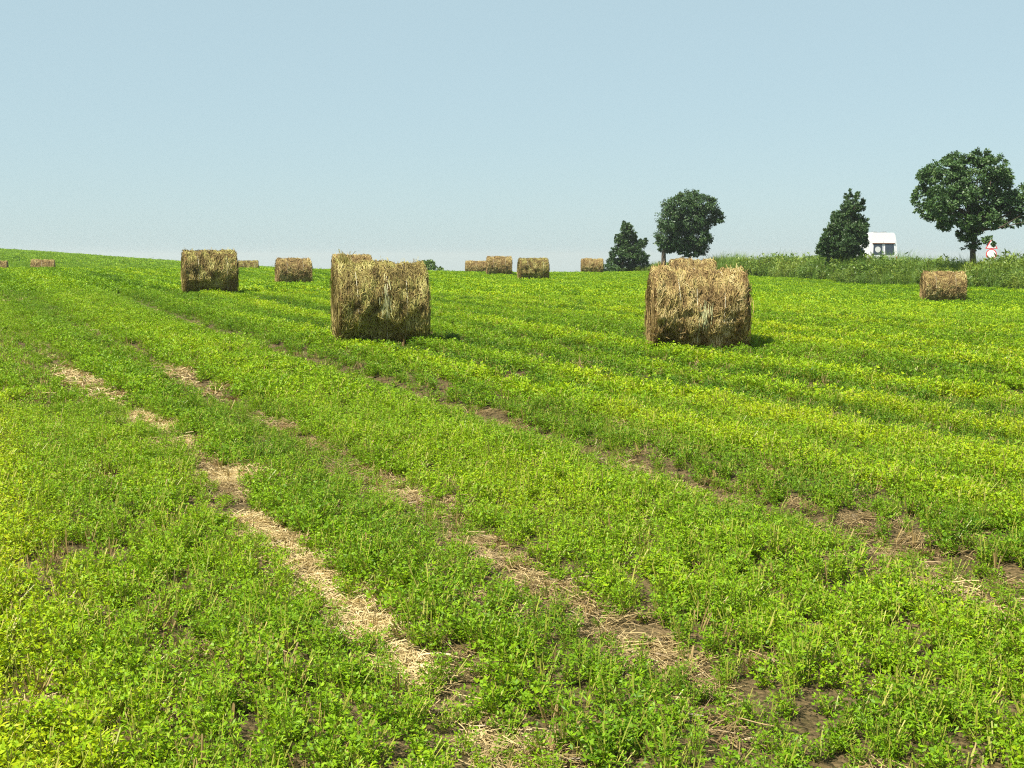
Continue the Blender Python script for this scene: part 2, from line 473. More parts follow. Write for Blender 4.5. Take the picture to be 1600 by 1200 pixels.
def scatter(name, protos, pts, scl, rot, idx_, tint, label, cat):
    """one 'stuff' object: a cloud of points that carries plant meshes"""
    pc = bpy.data.collections.new(name + '_kinds')          # not linked to the scene: only a source for the points
    for i, me in enumerate(protos):
        pc.objects.link(bpy.data.objects.new('%s_%02d' % (name + '_kind', i), me))
    me = bpy.data.meshes.new(name)
    me.vertices.add(len(pts)); me.vertices.foreach_set('co', np.asarray(pts, dtype=np.float32).ravel())
    def put(nm, ty, val, key='value'):
        a = me.attributes.new(nm, ty, 'POINT'); a.data.foreach_set(key, np.ascontiguousarray(val).ravel())
    put('scl', 'FLOAT', scl.astype(np.float32)); put('rot', 'FLOAT_VECTOR', rot.astype(np.float32), 'vector')
    put('idx', 'INT', idx_.astype(np.int32)); put('tint', 'FLOAT', tint.astype(np.float32))
    ng = bpy.data.node_groups.new(name + '_nodes', 'GeometryNodeTree')
    ng.interface.new_socket('Geometry', in_out='INPUT', socket_type='NodeSocketGeometry')
    ng.interface.new_socket('Geometry', in_out='OUTPUT', socket_type='NodeSocketGeometry')
    N = ng.nodes.new; L = ng.links.new
    gi = N('NodeGroupInput'); go = N('NodeGroupOutput'); ip = N('GeometryNodeInstanceOnPoints'); ci = N('GeometryNodeCollectionInfo')
    ci.inputs['Collection'].default_value = pc; ci.inputs['Separate Children'].default_value = True; ci.inputs['Reset Children'].default_value = True
    ip.inputs['Pick Instance'].default_value = True
    def at(nm, ty):
        a = N('GeometryNodeInputNamedAttribute'); a.data_type = ty; a.inputs['Name'].default_value = nm; return a.outputs[0]
    L(gi.outputs[0], ip.inputs['Points']); L(ci.outputs[0], ip.inputs['Instance'])
    L(at('idx', 'INT'), ip.inputs['Instance Index']); L(at('rot', 'FLOAT_VECTOR'), ip.inputs['Rotation']); L(at('scl', 'FLOAT'), ip.inputs['Scale'])
    L(ip.outputs[0], go.inputs[0])
    me.materials.append(protos[0].materials[0])
    o = bpy.data.objects.new(name, me); COL.objects.link(o)
    md = o.modifiers.new('plants', 'NODES'); md.node_group = ng
    tag(o, label, cat, kind='stuff')
    return o

# straw-covered and bare patches, read off the photo: (u, v, radius across, strength)
PATCH = [(115,592,.22,.8),(145,605,.25,1),(180,625,.22,.8),(225,655,.25,1),(262,672,.25,1),(290,695,.22,.8),(320,715,.15,.5),(380,745,.22,1),
         (405,815,.13,1),(425,840,.14,1),(445,865,.12,.9),(480,890,.14,.8),(490,908,.16,1),(515,925,.15,1),(545,945,.16,1),(575,985,.15,1),(600,1010,.12,.8),
         (625,1040,.12,.8),(650,1055,.12,.9),(640,1075,.09,.7),(700,1085,.07,.6),(730,1110,.08,.6),(765,1160,.09,.7),(755,1185,.06,.6),
         (270,583,.3,.7),(310,603,.3,.9),(340,618,.2,.5),(405,660,.2,.5),(445,668,.2,.6),(500,695,.2,.6),(530,720,.2,.5),(580,750,.15,.5),
         (615,768,.2,.9),(640,780,.2,.8),(715,800,.15,.6),(735,850,.16,.9),(770,872,.16,.9),(800,888,.14,.8),(815,900,.15,.9),(850,925,.16,.9),(880,945,.14,.7),
         (945,990,.08,.8),(970,1000,.07,.7),(1010,1035,.09,.9),(1045,1015,.10,.9),(1080,1045,.11,1),(1100,1035,.09,.9),(1045,1055,.09,1),(1115,1068,.06,.6),
         (990,668,.3,.9),(1025,682,.28,.8),(955,660,.2,.6),(790,660,.2,.7),(760,648,.2,.6),(990,735,.2,.9),(1010,740,.15,.8),(1100,775,.15,.6),(1120,800,.14,.5),
         (1420,905,.14,.7),(1445,915,.12,.7),(1480,920,.14,.8),(1505,930,.12,.8),(1550,955,.12,.7),(1585,968,.14,.9),(1430,832,.2,.4),(1300,665,.2,.8),(1235,735,.15,.8),
         (1290,835,.12,.4),(1160,830,.15,.4),(30,470,.25,.4),(120,520,.2,.4),(1150,1100,.06,.4),(850,1165,.06,.5),
         (920,1140,.06,.5),(40,1110,.08,.6),(55,1100,.07,.5),(135,985,.08,.3)]
BARE = [(1400,848,.22,1),(1375,835,.25,.9),(1345,825,.25,.7),(1440,875,.25,.7),(1520,905,.22,.9),(1560,915,.2,.8),(1500,890,.2,.6),(620,772,.25,.7),(575,745,.2,.6),(400,770,.25,.5),
        (700,905,.2,.5),(620,960,.2,.4),(680,1010,.2,.5),(750,1090,.14,.6),(790,1110,.12,.5),(900,960,.18,.6),(1000,1010,.18,.6),(1060,1040,.2,.7),(270,1025,.15,.9),(335,1040,.12,.8),(410,1050,.1,.6),
        (900,1120,.12,.6),(1160,1140,.08,.3),(1190,1170,.07,.3),(850,1170,.12,.6),(1090,1090,.1,.4),(820,660,.25,.5),(960,715,.25,.5),(1060,745,.25,.5),(1150,775,.25,.6),(1240,800,.25,.6)]
def patch_field(lst, x, y, stretch=1.7, grow=.82):
    out = np.zeros_like(x)
    ca, sa = math.cos(R(24.5)), math.sin(R(24.5))
    for u, v, r_, w in lst:
        px, py = hit(u, v); r_ = r_ * grow * (.80 if py > 9 else .90); w = w * (.85 if lst is PATCH and lane(px, py) > 2.5 else 1.3 if lst is PATCH and lane(px, py) > 1.5 else 1)
        dx, dy = x - px, y - py
        al = -dx * sa + dy * ca; ac = dx * ca + dy * sa
        out = np.maximum(out, w * np.exp(-((ac / r_) ** 2 + (al / (r_ * (stretch + max(0, py - 6) * .15))) ** 2)))
    return out

def rows(x, y):
    """mowing rows: -1 .. 1 across the lanes"""
    l = lane(x, y) + .5 * (fbm(x * .12, y * .12, 44) - .5)
    return np.clip(1.1 * np.sin(2 * math.pi * l / 1.45) * (.35 + .9 * vnoise(l * .4, y * .05, 45)) + 2.2 * (vnoise(l * 1.9, y * .10, 46) - .5), -1, 1)

def crop_tint(x, y):
    l = lane(x, y) + 0.22 * (fbm(x * 0.3, y * 0.3, 40) - .5)
    st = np.interp(l, [-4, 0, .5, .85, 1.6, 1.9, 2.4, 2.9, 3.2, 3.6, 4.1, 4.6, 5.0, 5.3, 5.8, 6.4],
                      [.70, .88, .78, .54, .46, .40, .32, .36, .45, .62, .60, .44, .38, .30, .36, .40])
    far = np.clip((l - 5.8) / .8, 0, 1) + np.clip(-(l + 1) / 1.5, 0, 1)
    st = st + far * .34 * rows(x, y) * np.clip(1.2 - y / 170, .4, 1.1) + (1 - far) * .07 * rows(x, y)
    st = st + 0.26 * (fbm(x * 0.7, y * 0.7, 11) - 0.5) + 0.26 * (vnoise(x * 3.1, y * 3.1, 31) - 0.5)
    st = st + .02 * np.clip((y - 20) / 40, 0, 1)
    return np.clip(st, 0, 1)

def scatter_points(y0, y1, dens, half=0.47, pad=1.2, log=False):
    """random ground points between two distances, in the wedge seen from around the camera"""
    n = int(dens * (2 * half * (y1**2 - y0**2) / 2 + 2 * pad * (y1 - y0)))
    y = np.sqrt(rng.uniform(y0**2, y1**2, int(n * 1.0)))
    x = rng.uniform(-1, 1, len(y)) * (half * y + pad)
    return x, y

# bale footprints: nothing grows through them (filled further down, needed here for the crop)
BALES = [  # u centre, v base, Y, yaw offset deg, diameter, length, variant, label
    (594, 533, 20.0, 7.5, 1.29, 1.33, 'a', 'large round hay bale standing nearest on the left, olive straw with tuft on top'),
    (1088, 543, 19.3, 8.5, 1.23, 1.35, 'b', 'large shaggy round hay bale nearest on the right, brown straw'),
    (328, 457, 36.0, 5.0, 1.26, 1.40, 'c', 'mid-sized round hay bale far left, its top above the skyline'),
    (459, 443, 56.0, 9.0, 1.22, 1.40, 'd', 'small round hay bale between the mid-sized left bale and the near olive bale'),
    (550, 443, 50.0, 5.0, 1.26, 1.45, 'e', 'round hay bale mostly hidden behind the near olive bale'),
    (1081, 465, 40.0, 6.0, 1.30, 1.36, 'f', 'round hay bale peeking over the top of the near shaggy brown bale'),
    (833, 437, 71.0, 9.0, 1.27, 1.55, 'c', 'small round hay bale in the middle, nearest of the three by the crest'),
    (780, 430, 83.0, 3.0, 1.28, 1.55, 'd', 'small round hay bale on the crest, middle one of the three touching outlines'),
    (745, 428, 100.0, 2.0, 1.15, 1.70, 'e', 'round hay bale half sunk behind the crest, left of the middle three'),
    (925, 427, 98.0, 3.0, 1.20, 1.60, 'f', 'lone small round hay bale on the crest left of the dark bush'),
    (1473, 471, 54.0, 11.0, 1.30, 1.62, 'd', 'round hay bale at far right in front of the roadside weeds'),
    (388, 433, 96.0, 2.0, 1.30, 1.45, 'c', 'tiny hay bale top showing over the crest right of the mid-sized left bale'),
    (68, 435, 84.0, -4.0, 1.30, 1.40, 'e', 'tiny hay bale top in the dip at far left below the hill'),
    (3, 436, 84.0, -6.0, 1.25, 0.75, 'f', 'dark hay bale cut by the left edge of the photo'),
]
bale_xy = []
for u, v, Y, *_ in BALES:
    p = pix(u, v, Y); bale_xy.append((p.x, p.y))

def thin(x, y, keep):
    m = rng.uniform(0, 1, len(x)) < keep
    for (bx, by), B in zip(bale_xy, BALES):
        m &= ~((np.abs(x - bx) < B[5] * .46) & (np.abs(y - by - .1) < 0.35))
    return x[m], y[m]

def verge_side(x, y):
    """metres from the verge line, positive towards the road"""
    vx = np.interp(y, VERGE[:, 1], VERGE[:, 0])
    return x - vx

def crop_scale(x, y):
    """plants pressed down beside the wheel lines"""
    l = lane(x, y); m = np.ones_like(l); w = np.clip((42 - y) / 15, 0, 1)
    for t, d in zip(STRAW_LINES + [RUT], (.58, .44, .2, .58)):
        q = l - t - line_shift(y, t); wd = np.clip(.22 + y * .022, .25, .6)
        m = np.minimum(m, 1 - d * w * np.clip(1.6 * fbm(l, y * .4, 79) + .1, 0, 1) * np.where(q < 0, np.exp(-(q / wd) ** 2), np.exp(-(q / .12) ** 2)))
    return m * (0.97 + .15 * rows(x, y))

def finish(name, protos, x, y, s0, s1, label, cat, sink=0.0, tint=None, tilt=0.15):
    z = ground(x, y) - sink
    n = len(x)
    rot = np.stack([rng.normal(0, tilt, n), rng.normal(0, tilt, n), rng.uniform(0, 2*math.pi, n)], -1)
    t = crop_tint(x, y) if tint is None else tint
    return scatter(name, protos, np.stack([x, y, z], -1), rng.uniform(s0, s1, n) * (crop_scale(x, y) if cat in ('alfalfa', 'crop') else 1), rot, rng.integers(0, len(protos), n), t, label, cat)

def crop_keep(x, y):
    l = lane(x, y)
    k = np.ones_like(x)
    near = np.clip((40 - y) / 25, 0, 1)
    for t in STRAW_LINES:
        k -= (0.6 if t < 2 else .45 * np.clip((y - 4.4) / .8, 0, 1)) * near * np.exp(-((l - t - line_shift(y, t)) / 0.10) ** 2) * np.clip(2.2 * fbm(l * 1.5, y * .6, 77) - .45, 0, 1)
    k -= 0.78 * np.clip((17 - y) / 6, 0, 1) * np.exp(-((l - RUT - line_shift(y, 5.2)) / 0.13) ** 2) * np.clip(2.0 * fbm(l * 1.5, y * .5, 78) - .2, 0, 1)
    k -= 0.30 * np.clip((60 - y) / 20, 0, 1) * np.clip(rows(x, y) * -1.6, 0, 1) * (l > 5.6)
    k *= 1 - 0.93 * np.clip(patch_field(PATCH, x, y) * 1.25 * np.clip(2.4 * fbm(x * 3.0, y * 3.0, 5) - .1, .3, 1), 0, 1)
    k *= 1 - 0.42 * patch_field(BARE, x, y)
    k *= 0.72 + 0.42 * fbm(x * 1.7, y * 1.7, 55)
    return np.clip(k, 0.02, 1) * (verge_side(x, y) < 0.3)

# nearest plants: single stems with three-part leaves
r = np.random.default_rng(3)
near_p = [make_tuft('alfalfa_near', r, int(r.integers(7, 11)), r.uniform(.09, .14), 7, .0175, 0.7, aspect=.50, stemw=.0021) for k in range(8)]
near_p += [make_tuft('alfalfa_shoot', r, int(r.integers(8, 12)), r.uniform(.11, .16), 5, .024, 0.30, aspect=.26, stemw=.0019) for k in range(5)]
x, y = scatter_points(2.2, 12.5, 165)
x, y = thin(x, y, crop_keep(x, y))
finish('alfalfa_plants', near_p, x, y, .75, 1.25, 'leafy bright green alfalfa regrowth covering the near field', 'alfalfa')
mid_p = [make_tuft('alfalfa_mid', r, int(r.integers(7, 11)), r.uniform(.10, .14), 5, .029, 0.8, aspect=.46, stemw=.003) for k in range(6)]
mid_p += [make_tuft('alfalfa_shoot_mid', r, 10, r.uniform(.11, .15), 4, .042, 0.35, aspect=.22, stemw=.003) for k in range(4)]
x, y = scatter_points(12.5, 36, 62)
x, y = thin(x, y, crop_keep(x, y))
finish('alfalfa_plants', mid_p, x, y, .75, 1.3, 'green alfalfa regrowth in streaks around the two big bales', 'alfalfa')
far_p = [make_tuft('alfalfa_far', r, 14, r.uniform(.08, .11), 3, .05, 2.2, aspect=.5, stemw=.004, per=3) for k in range(5)]
x, y = scatter_points(36, 135, 15)
k = crop_keep(x, y); x, y = thin(x, y, k)
finish('alfalfa_plants', far_p, x, y, .8, 1.4, 'green alfalfa regrowth on the rise up to the crest', 'alfalfa')
hill_p = [make_tuft('alfalfa_hill', r, 22, r.uniform(.10, .14), 3, .09, 5.0, aspect=.5, stemw=.006, per=3) for k in range(4)]
x, y = scatter_points(135, 262, 2.2, half=.52); m_ = x < -.08 * y; x, y = x[m_], y[m_]
finish('alfalfa_plants', hill_p, x, y, .8, 1.5, 'pale green crop on the distant hillside at far left', 'crop')

# dry stubble among the near plants
stub_p = [make_tuft('stubble', r, 8, .10, 0, .02, .45, stemw=.0020, matl=M_STUB, mats=M_STUB, dry=1.0) for k in range(4)]
x, y = scatter_points(2.2, 22, 40)
kk = (0.25 + 0.75 * (lane(x, y) < 1.3)) * (0.4 + fbm(x * 1.2, y * 1.2, 91)) + .6 * patch_field(BARE, x, y)
x, y = thin(x, y, np.clip(kk * .8, 0, 1))
finish('dry_stubble', stub_p, x, y, .8, 1.4, 'short pale cut stalks standing among the near plants', 'stubble', tint=rng.uniform(0, 1, len(x)))

# pale straw left lying along the wheel tracks
lit_n = [make_straw('litter', r, 75, .085, .0013, .085, .012, M_LITTER) for k in range(5)]
lit_f = [make_straw('litter_far', r, 46, .14, .0032, .15, .02, M_LITTER) for k in range(4)]
x, y = scatter_points(2.2, 12.5, 260)
pf = patch_field(PATCH, x, y, 1.7, .95); bf = patch_field(BARE, x, y)
l = lane(x, y); trk = sum(a * np.exp(-((l - t - line_shift(y, t)) / 0.068) ** 2) for t, a in zip(STRAW_LINES, (2.3, 1.3, .4))) * np.clip(2.4 * fbm(l * 1.5, y * .8, 77) - .5, .05, 1)
kk = pf ** 1.2 * np.clip(2.6 * fbm(x * 3.0, y * 3.0, 5) - .2, .12, 1.2) + 0.12 * trk + .45 * bf + 0.010
x, y = thin(x, y, np.clip(kk, 0, 1))
lt = np.clip(.12 * (lane(x, y) < 2.4) + .95 * patch_field(PATCH, x, y, 1.7, .95) * np.where(lane(x, y) < 2.4, 1, .8) + rng.uniform(-.4, .2, len(x)), 0, 1)
finish('straw_litter', lit_n, x, y, .7, 1.3, 'pale dry straw lying in broken lines along the near wheel tracks', 'straw', tint=lt, tilt=.1)
x, y = scatter_points(12.5, 40, 80)
pf = patch_field(PATCH, x, y, 1.7, 1.0)
l = lane(x, y); trk = sum(a * np.exp(-((l - t - line_shift(y, t)) / 0.085) ** 2) for t, a in zip(STRAW_LINES, (2.2, 1.1, .3))) * np.clip(2.4 * fbm(l * 1.5, y * .6, 77) - .35, .15, 1)
kk = pf * np.clip(2.4 * fbm(x * 2, y * 2, 5) - .15, .1, 1.2) + 0.12 * trk * np.clip((24 - y) / 8, 0, 1) + 0.003
x, y = thin(x, y, np.clip(kk, 0, 1))
finish('straw_litter', lit_f, x, y, .7, 1.3, 'pale straw remains farther along the wheel tracks', 'straw', tint=rng.uniform(0, .75, len(x)), tilt=.1)

# ------------------------------------------------------------------ roadside weeds
def make_weed(name, r, h, seed_heads):
    me = make_tuft(name, r, 9, h, 9, .17, .32, droop=.3, aspect=.32, stemw=.008, per=3, petiole=.25, matl=M_WEED, mats=M_WEEDTOP if seed_heads else M_WEED)
    return me
def make_blades(name, r, n, h, w, mat):
    V = []; Fq = []; Rn = []; nb = 0
    for k in range(n):
        az = r.uniform(0, 6.28); hh = h * r.uniform(.5, 1.15); ln = r.uniform(.1, .5); b = np.array([r.normal(0, .12), r.normal(0, .12), 0])
        t = np.linspace(0, 1, 5); out = np.array([math.cos(az), math.sin(az), 0])
        pts = b + np.outer(t * hh, [0, 0, 1]) + np.outer(ln * hh * t**2.2, out) - np.outer(.35 * ln * hh * t**3, [0, 0, 1])
        sd_ = np.array([-math.sin(az), math.cos(az), 0]) * w; wd = np.array([1, .9, .75, .5, .12])[:, None]
        V.append(np.concatenate([pts - sd_ * wd, pts + sd_ * wd])); Rn += list(np.tile(np.clip(r.uniform(0, .7) + t * .3, 0, 1), 2))
        for q in range(4): Fq.append((nb + q, nb + q + 1, nb + 6 + q, nb + 5 + q))
        nb += 10
    me = mesh_np(name, np.concatenate(V), np.array(Fq), Rn); me.materials.append(mat); return me
weed_p = [make_weed('weed', r, r.uniform(.8, 1.15), k % 3 == 0) for k in range(6)]
_, VL = verge_at(0)
weed_p += [make_blades('verge_grass', r, 46, r.uniform(.95, 1.3), .009, M_WGRASS) for k in range(5)]
nW = 7500
t = rng.uniform(0, VL, nW); side = rng.uniform(-.4, 3.4, nW) ** 1.0
pts, _ = verge_at(t)
pts2, _ = verge_at(np.minimum(t + .5, VL)); pts1, _ = verge_at(np.maximum(t - .5, 0))
tg = unit(pts2 - pts1); nn = np.stack([tg[:, 1], -tg[:, 0]], -1)
edge = 0.8 * (vnoise(t * .35, t * 0, 61) - .3)
wx, wy = (pts + nn * (side + edge)[:, None]).T
hgt = np.interp(wy, [40, 60, 80, 94, 104, 112, 121], [1.65, 1.6, 1.6, 1.65, 1.4, .9, .55]) * (0.55 + 0.6 * fbm(wx * .35, wy * .35, 71)) * np.clip(0.55 + .35 * (side + .4), .5, 1.0) * rng.uniform(.7, 1.15, nW)
wt = np.clip(0.25 + 1.0 * fbm(wx * .3, wy * .3, 83) + rng.normal(0, .1, nW) - .1 * (wx > 20), 0, 1)
rot = np.stack([rng.normal(0, .1, nW), rng.normal(0, .1, nW), rng.uniform(0, 6.28, nW)], -1)
scatter('roadside_weeds', weed_p, np.stack([wx, wy, ground(wx, wy) - .03], -1), hgt, rot, np.where((fbm(wx * .2, wy * .2, 99) + rng.uniform(-.35, .35, nW)) > .52, rng.integers(6, 11, nW), rng.integers(0, 6, nW)), wt,
        'tall tangled green weeds in a bank along the road at right', 'weeds')

# ------------------------------------------------------------------ trees
def crown_mesh(name, r, blobs, leaf, n_total, shell=0.35, rise=-.15):
    """blobs: (x,y,z,rx,ry,rz); leaves gather round many small sprays inside the blobs"""
    C = np.array(blobs, float); vol = (C[:, 3] * C[:, 4] * C[:, 5]) ** (2 / 3)
    ns = max(40, n_total // 26)
    pick = r.choice(len(C), ns, p=vol / vol.sum())
    d = unit(r.normal(0, 1, (ns, 3))); rad = r.uniform(shell, 1.0, ns) ** 0.5
    sp = C[pick, :3] + d * rad[:, None] * C[pick, 3:]
    sprad = (C[pick, 3:].min(1) * r.uniform(.20, .42, ns)).clip(.10, .6)
    per = n_total // ns
    ctr = np.repeat(sp, per, 0); outd = np.repeat(d, per, 0)
    off = unit(r.normal(0, 1, (len(ctr), 3))) * (r.uniform(0, 1, len(ctr)) ** .5)[:, None] * np.repeat(sprad, per)[:, None]
    off[:, 2] *= .7
    p = ctr + off
    dr = unit(outd * .6 + r.normal(0, .6, p.shape) + np.array([0, 0, rise]))
    up = unit(outd + np.array([0, 0, .7]) + r.normal(0, .45, p.shape))
    q = leaf_quads(p, dr, up, leaf * r.uniform(.7, 1.4, len(p)), leaf * .62 * r.uniform(.7, 1.3, len(p)))
    rn = np.repeat(np.clip(np.repeat(r.uniform(0, 1, ns), per) * .5 + r.uniform(0, .5, len(p)), 0, 1), 4)
    f = np.arange(len(p) * 4).reshape(-1, 4)
    return mesh_np(name, q.reshape(-1, 3), f, rn)

def make_tree(name, u, Y, blobs_px, s, label, cat, leafmat, leaf, n, trunk_px, trunk_r, seed, depth=0.8, rise=-.15):
    """blobs_px: (u, v, ru, rv) read off the photo at px-per-metre s; trunk_px: u,v points of the trunk; built round its own base"""
    r = np.random.default_rng(seed)
    b = pix(u, 420, Y); bz = gz(b.x, b.y)
    root = empty(name, (b.x, b.y, bz - .05))
    sc = Y / F
    def loc(pu, pv, dy=0):
        q = pix(pu, pv, Y); return (q.x - b.x, dy, q.z - bz + .05)
    us = [q[0] for q in blobs_px]; cu = (min(us) + max(us)) / 2
    blobs = []
    for (pu, pv, ru, rv) in blobs_px:
        for k in range(2):
            off = r.uniform(-1, 1) * depth * (max(us) - min(us) + 20) * .5 * sc * (0.25 if k == 0 else .9)
            x_, y_, z_ = loc(pu, pv, off)
            f_ = 1.0 if k == 0 else .85
            blobs.append((x_, y_, z_, ru * sc * f_, (ru + rv) / 2 * sc, rv * sc * f_))
    me = crown_mesh('crown', r, blobs, leaf, n, rise=rise)
    tb = MB()
    tp = [loc(*q) for q in trunk_px]
    tp = [(tp[0][0], 0, 0)] + tp
    tb.tube(tp, [trunk_r * (1.25 - .75 * i / (len(tp) - 1)) for i in range(len(tp))], 9)
    top = tp[-1]; mid = tp[max(1, len(tp) - 2)]
    for (x_, y_, z_, rx, ry, rz) in blobs:
        st = Vector(mid).lerp(Vector(top), r.uniform(0, 1)); en = st.lerp(Vector((x_, y_, z_)), .72)
        m_ = st.lerp(en, .5) + Vector((r.normal(0, .1), r.normal(0, .1), -.12 * (en - st).length))
        tb.tube([st, m_, en], [trunk_r * .42, trunk_r * .24, trunk_r * .06], 6)
    tb.build('trunk', M_BARK, root, True)
    link('crown', me, root, (leafmat,))
    tag(root, label, cat)
    return root

# broad spreading tree at right
make_tree('broadleaf_tree', 1522, 69.0,
          [(1447,278,18,13),(1440,310,14,22),(1475,268,24,18),(1455,330,24,14),(1500,255,24,17),(1530,248,18,14),(1545,262,20,18),(1510,290,36,24),(1560,285,24,20),
           (1570,275,14,14),(1480,310,30,22),(1540,315,36,22),(1575,320,24,20),(1598,305,20,16),(1600,330,20,16),(1625,315,22,22),(1590,343,16,10),(1625,345,20,12),(1490,345,22,16),(1530,345,26,16),
           (1470,350,14,9),(1510,365,20,12),(1521,366,17,9),(1519,378,12,8),(1575,350,16,8),(1520,388,8,6)],
          F/66, 'broad dark green spreading tree at far right behind the roadside weeds', 'tree', M_TREE, .135, 52000, [(1521,420),(1520,395),(1524,360),(1524,320)], .17, 11)
# round leaning tree behind the shaggy bale
make_tree('broadleaf_tree', 1050, 104.0,
          [(1080,308,24,10),(1060,322,26,16),(1095,320,24,16),(1045,345,18,18),(1110,335,17,14),(1120,340,9,12),(1075,345,28,20),(1042,372,18,18),(1065,375,26,18),(1090,372,22,14),(1095,385,14,13),(1045,388,15,8),(1080,392,24,9),(1100,350,16,12)],
          F/104, 'rounded dark tree leaning right, behind the near shaggy brown bale', 'tree', M_TREE2, .15, 42000, [(1037,415),(1037,395),(1048,370),(1065,340)], .20, 12)
# pointed bushy tree hiding part of the van
make_tree('conical_tree', 1318, 83.5,
          [(1329,308,3,12),(1337,310,3,12),(1346,322,3,11),(1347,350,3,11),(1311,338,4,12),(1296,362,4,12),(1284,378,3,11),(1350,368,3,9),(1320,325,4,12),(1328,328,13,13),(1340,330,10,13),(1318,342,17,13),(1340,350,14,14),(1310,355,16,13),(1330,362,24,15),(1298,372,14,12),(1292,385,13,11),(1315,380,26,14),(1345,352,10,9),(1340,378,14,14),(1310,395,30,10),(1285,390,9,9),(1335,400,16,9),(1315,404,24,8)],
          F/80, 'pointed bushy dark green tree standing left of the white van', 'tree', M_TREE2, .12, 42000, [(1318,425),(1320,390),(1328,340)], .12, 13, rise=.7)
# low pointed bush on the crest
make_tree('conical_bush', 985, 112.0,
          [(979,358,9,9),(982,368,12,11),(972,375,12,10),(990,377,10,9),(975,390,15,11),(998,383,9,7),(1003,379,7,5),(1008,377,3,5),(976,352,3,7),(984,353,3,6),(966,372,4,7),(957,395,4,8),(985,395,18,11),(965,402,13,9),(1000,402,13,9),(982,410,22,9),(958,410,9,8),(1004,410,9,7)],
          F/112, 'dark pointed bush on the crest left of the rounded leaning tree', 'bush', M_TREE2, .14, 24000, [(970,424),(976,400),(980,370)], .10, 14, rise=.4)
# small shrubs showing over the crest
make_tree('shrub', 668, 97.0, [(658,414,9,6),(672,413,10,7),(684,420,6,4),(650,420,8,4)], F/97, 'low green shrub on the crest just behind the near olive bale', 'shrub', M_SHRUB, .14, 2200, [(668,425),(668,414)], .04, 15)
make_tree('shrub', 950, 111.0, [(946,418,7,5),(955,417,7,6),(962,421,8,4)], F/111, 'low dark shrub between the lone crest bale and the pointed bush', 'shrub', M_TREE, .14, 1800, [(952,426),(952,418)], .04, 16)

# ------------------------------------------------------------------ hay bales
def bale_mat(name, c0, c1, c2):
    m, nt, N, L = new_mat(name)
    out = N('ShaderNodeOutputMaterial'); b = N('ShaderNodeBsdfPrincipled'); tc = N('ShaderNodeTexCoord')
    mp = N('ShaderNodeMapping'); mp.inputs['Scale'].default_value = (34, 5, 5); L(tc.outputs['Object'], mp.inputs[0])
    n1 = N('ShaderNodeTexNoise'); n1.inputs['Scale'].default_value = 1.6; n1.inputs['Detail'].default_value = 9; n1.inputs['Roughness'].default_value = .7; n1.inputs['Distortion'].default_value = .6
    L(mp.outputs[0], n1.inputs['Vector'])
    n2 = N('ShaderNodeTexNoise'); n2.inputs['Scale'].default_value = 2.2; n2.inputs['Detail'].default_value = 4; L(tc.outputs['Object'], n2.inputs['Vector'])
    cr = N('ShaderNodeValToRGB'); e = cr.color_ramp.elements
    e[0].position, e[0].color = .3, (*c0, 1); e[1].position, e[1].color = .75, (*c2, 1); k = e.new(.52); k.color = (*c1, 1)
    ad = N('ShaderNodeMath'); ad.operation = 'MULTIPLY_ADD'; ad.inputs[1].default_value = .35; L(n2.outputs[0], ad.inputs[0])
    mu = N('ShaderNodeMath'); mu.operation = 'MULTIPLY'; mu.inputs[1].default_value = .7; L(n1.outputs[0], mu.inputs[0]); L(mu.outputs[0], ad.inputs[2])
    L(ad.outputs[0], cr.inputs[0]); L(cr.outputs[0], b.inputs['Base Color'])
    b.inputs['Roughness'].default_value = .85; b.inputs['Specular IOR Level'].default_value = .15
    bp = N('ShaderNodeBump'); bp.inputs['Strength'].default_value = 1.0; bp.inputs['Distance'].default_value = .05
    L(n1.outputs[0], bp.inputs['Height']); L(bp.outputs[0], b.inputs['Normal']); L(b.outputs[0], out.inputs[0])
    return m
M_BALE = bale_mat('pressed_hay', (.05, .030, .012), (.16, .10, .035), (.30, .20, .08))
HAYS = [(0, (.055, .034, .015)), (.25, (.17, .112, .043)), (.5, (.37, .26, .105)), (.7, (.35, .29, .092)), (.88, (.57, .45, .22)), (1, (.78, .66, .42))]
M_HAY = foliage('loose_hay', HAYS, 0.30, 0.72, .10, .7, inst=False, spec=.15)
M_HAYG = foliage('olive_hay', [(0, (.05, .036, .014)), (.3, (.16, .12, .04)), (.55, (.33, .265, .085)), (.75, (.33, .315, .085)), (.9, (.56, .48, .21)), (1, (.78, .68, .40))], 0.30, 0.72, .10, .7, inst=False, spec=.15)
M_TWINE = plain('bale_twine', (.66, .60, .42), .8, var=.2)
M_NET = plain('net_wrap', (.60, .60, .30), .9, var=.3, scale=60)

def bale_shape(r, D, Ln, rough):
    """surface radius as a function of (x along axis, angle)"""
    ph = r.uniform(0, 100)
    def rad(x, th):
        e = np.abs(x) / (Ln / 2)
        base = D / 2 * (1 + 0.025 * np.cos(2 * (th - .2)) - .012 * (1 - e**2) + .03 * np.clip(e - .75, 0, 1) - .05 * np.clip(e - .95, 0, 1))
        n = (fbm(x * 3.0 + ph, th * 1.6 + 40, 3) - .5) * .14 + (fbm(x * 9 + ph, th * 5 + 40, 9) - .5) * .10
        return base + n * rough
    return rad

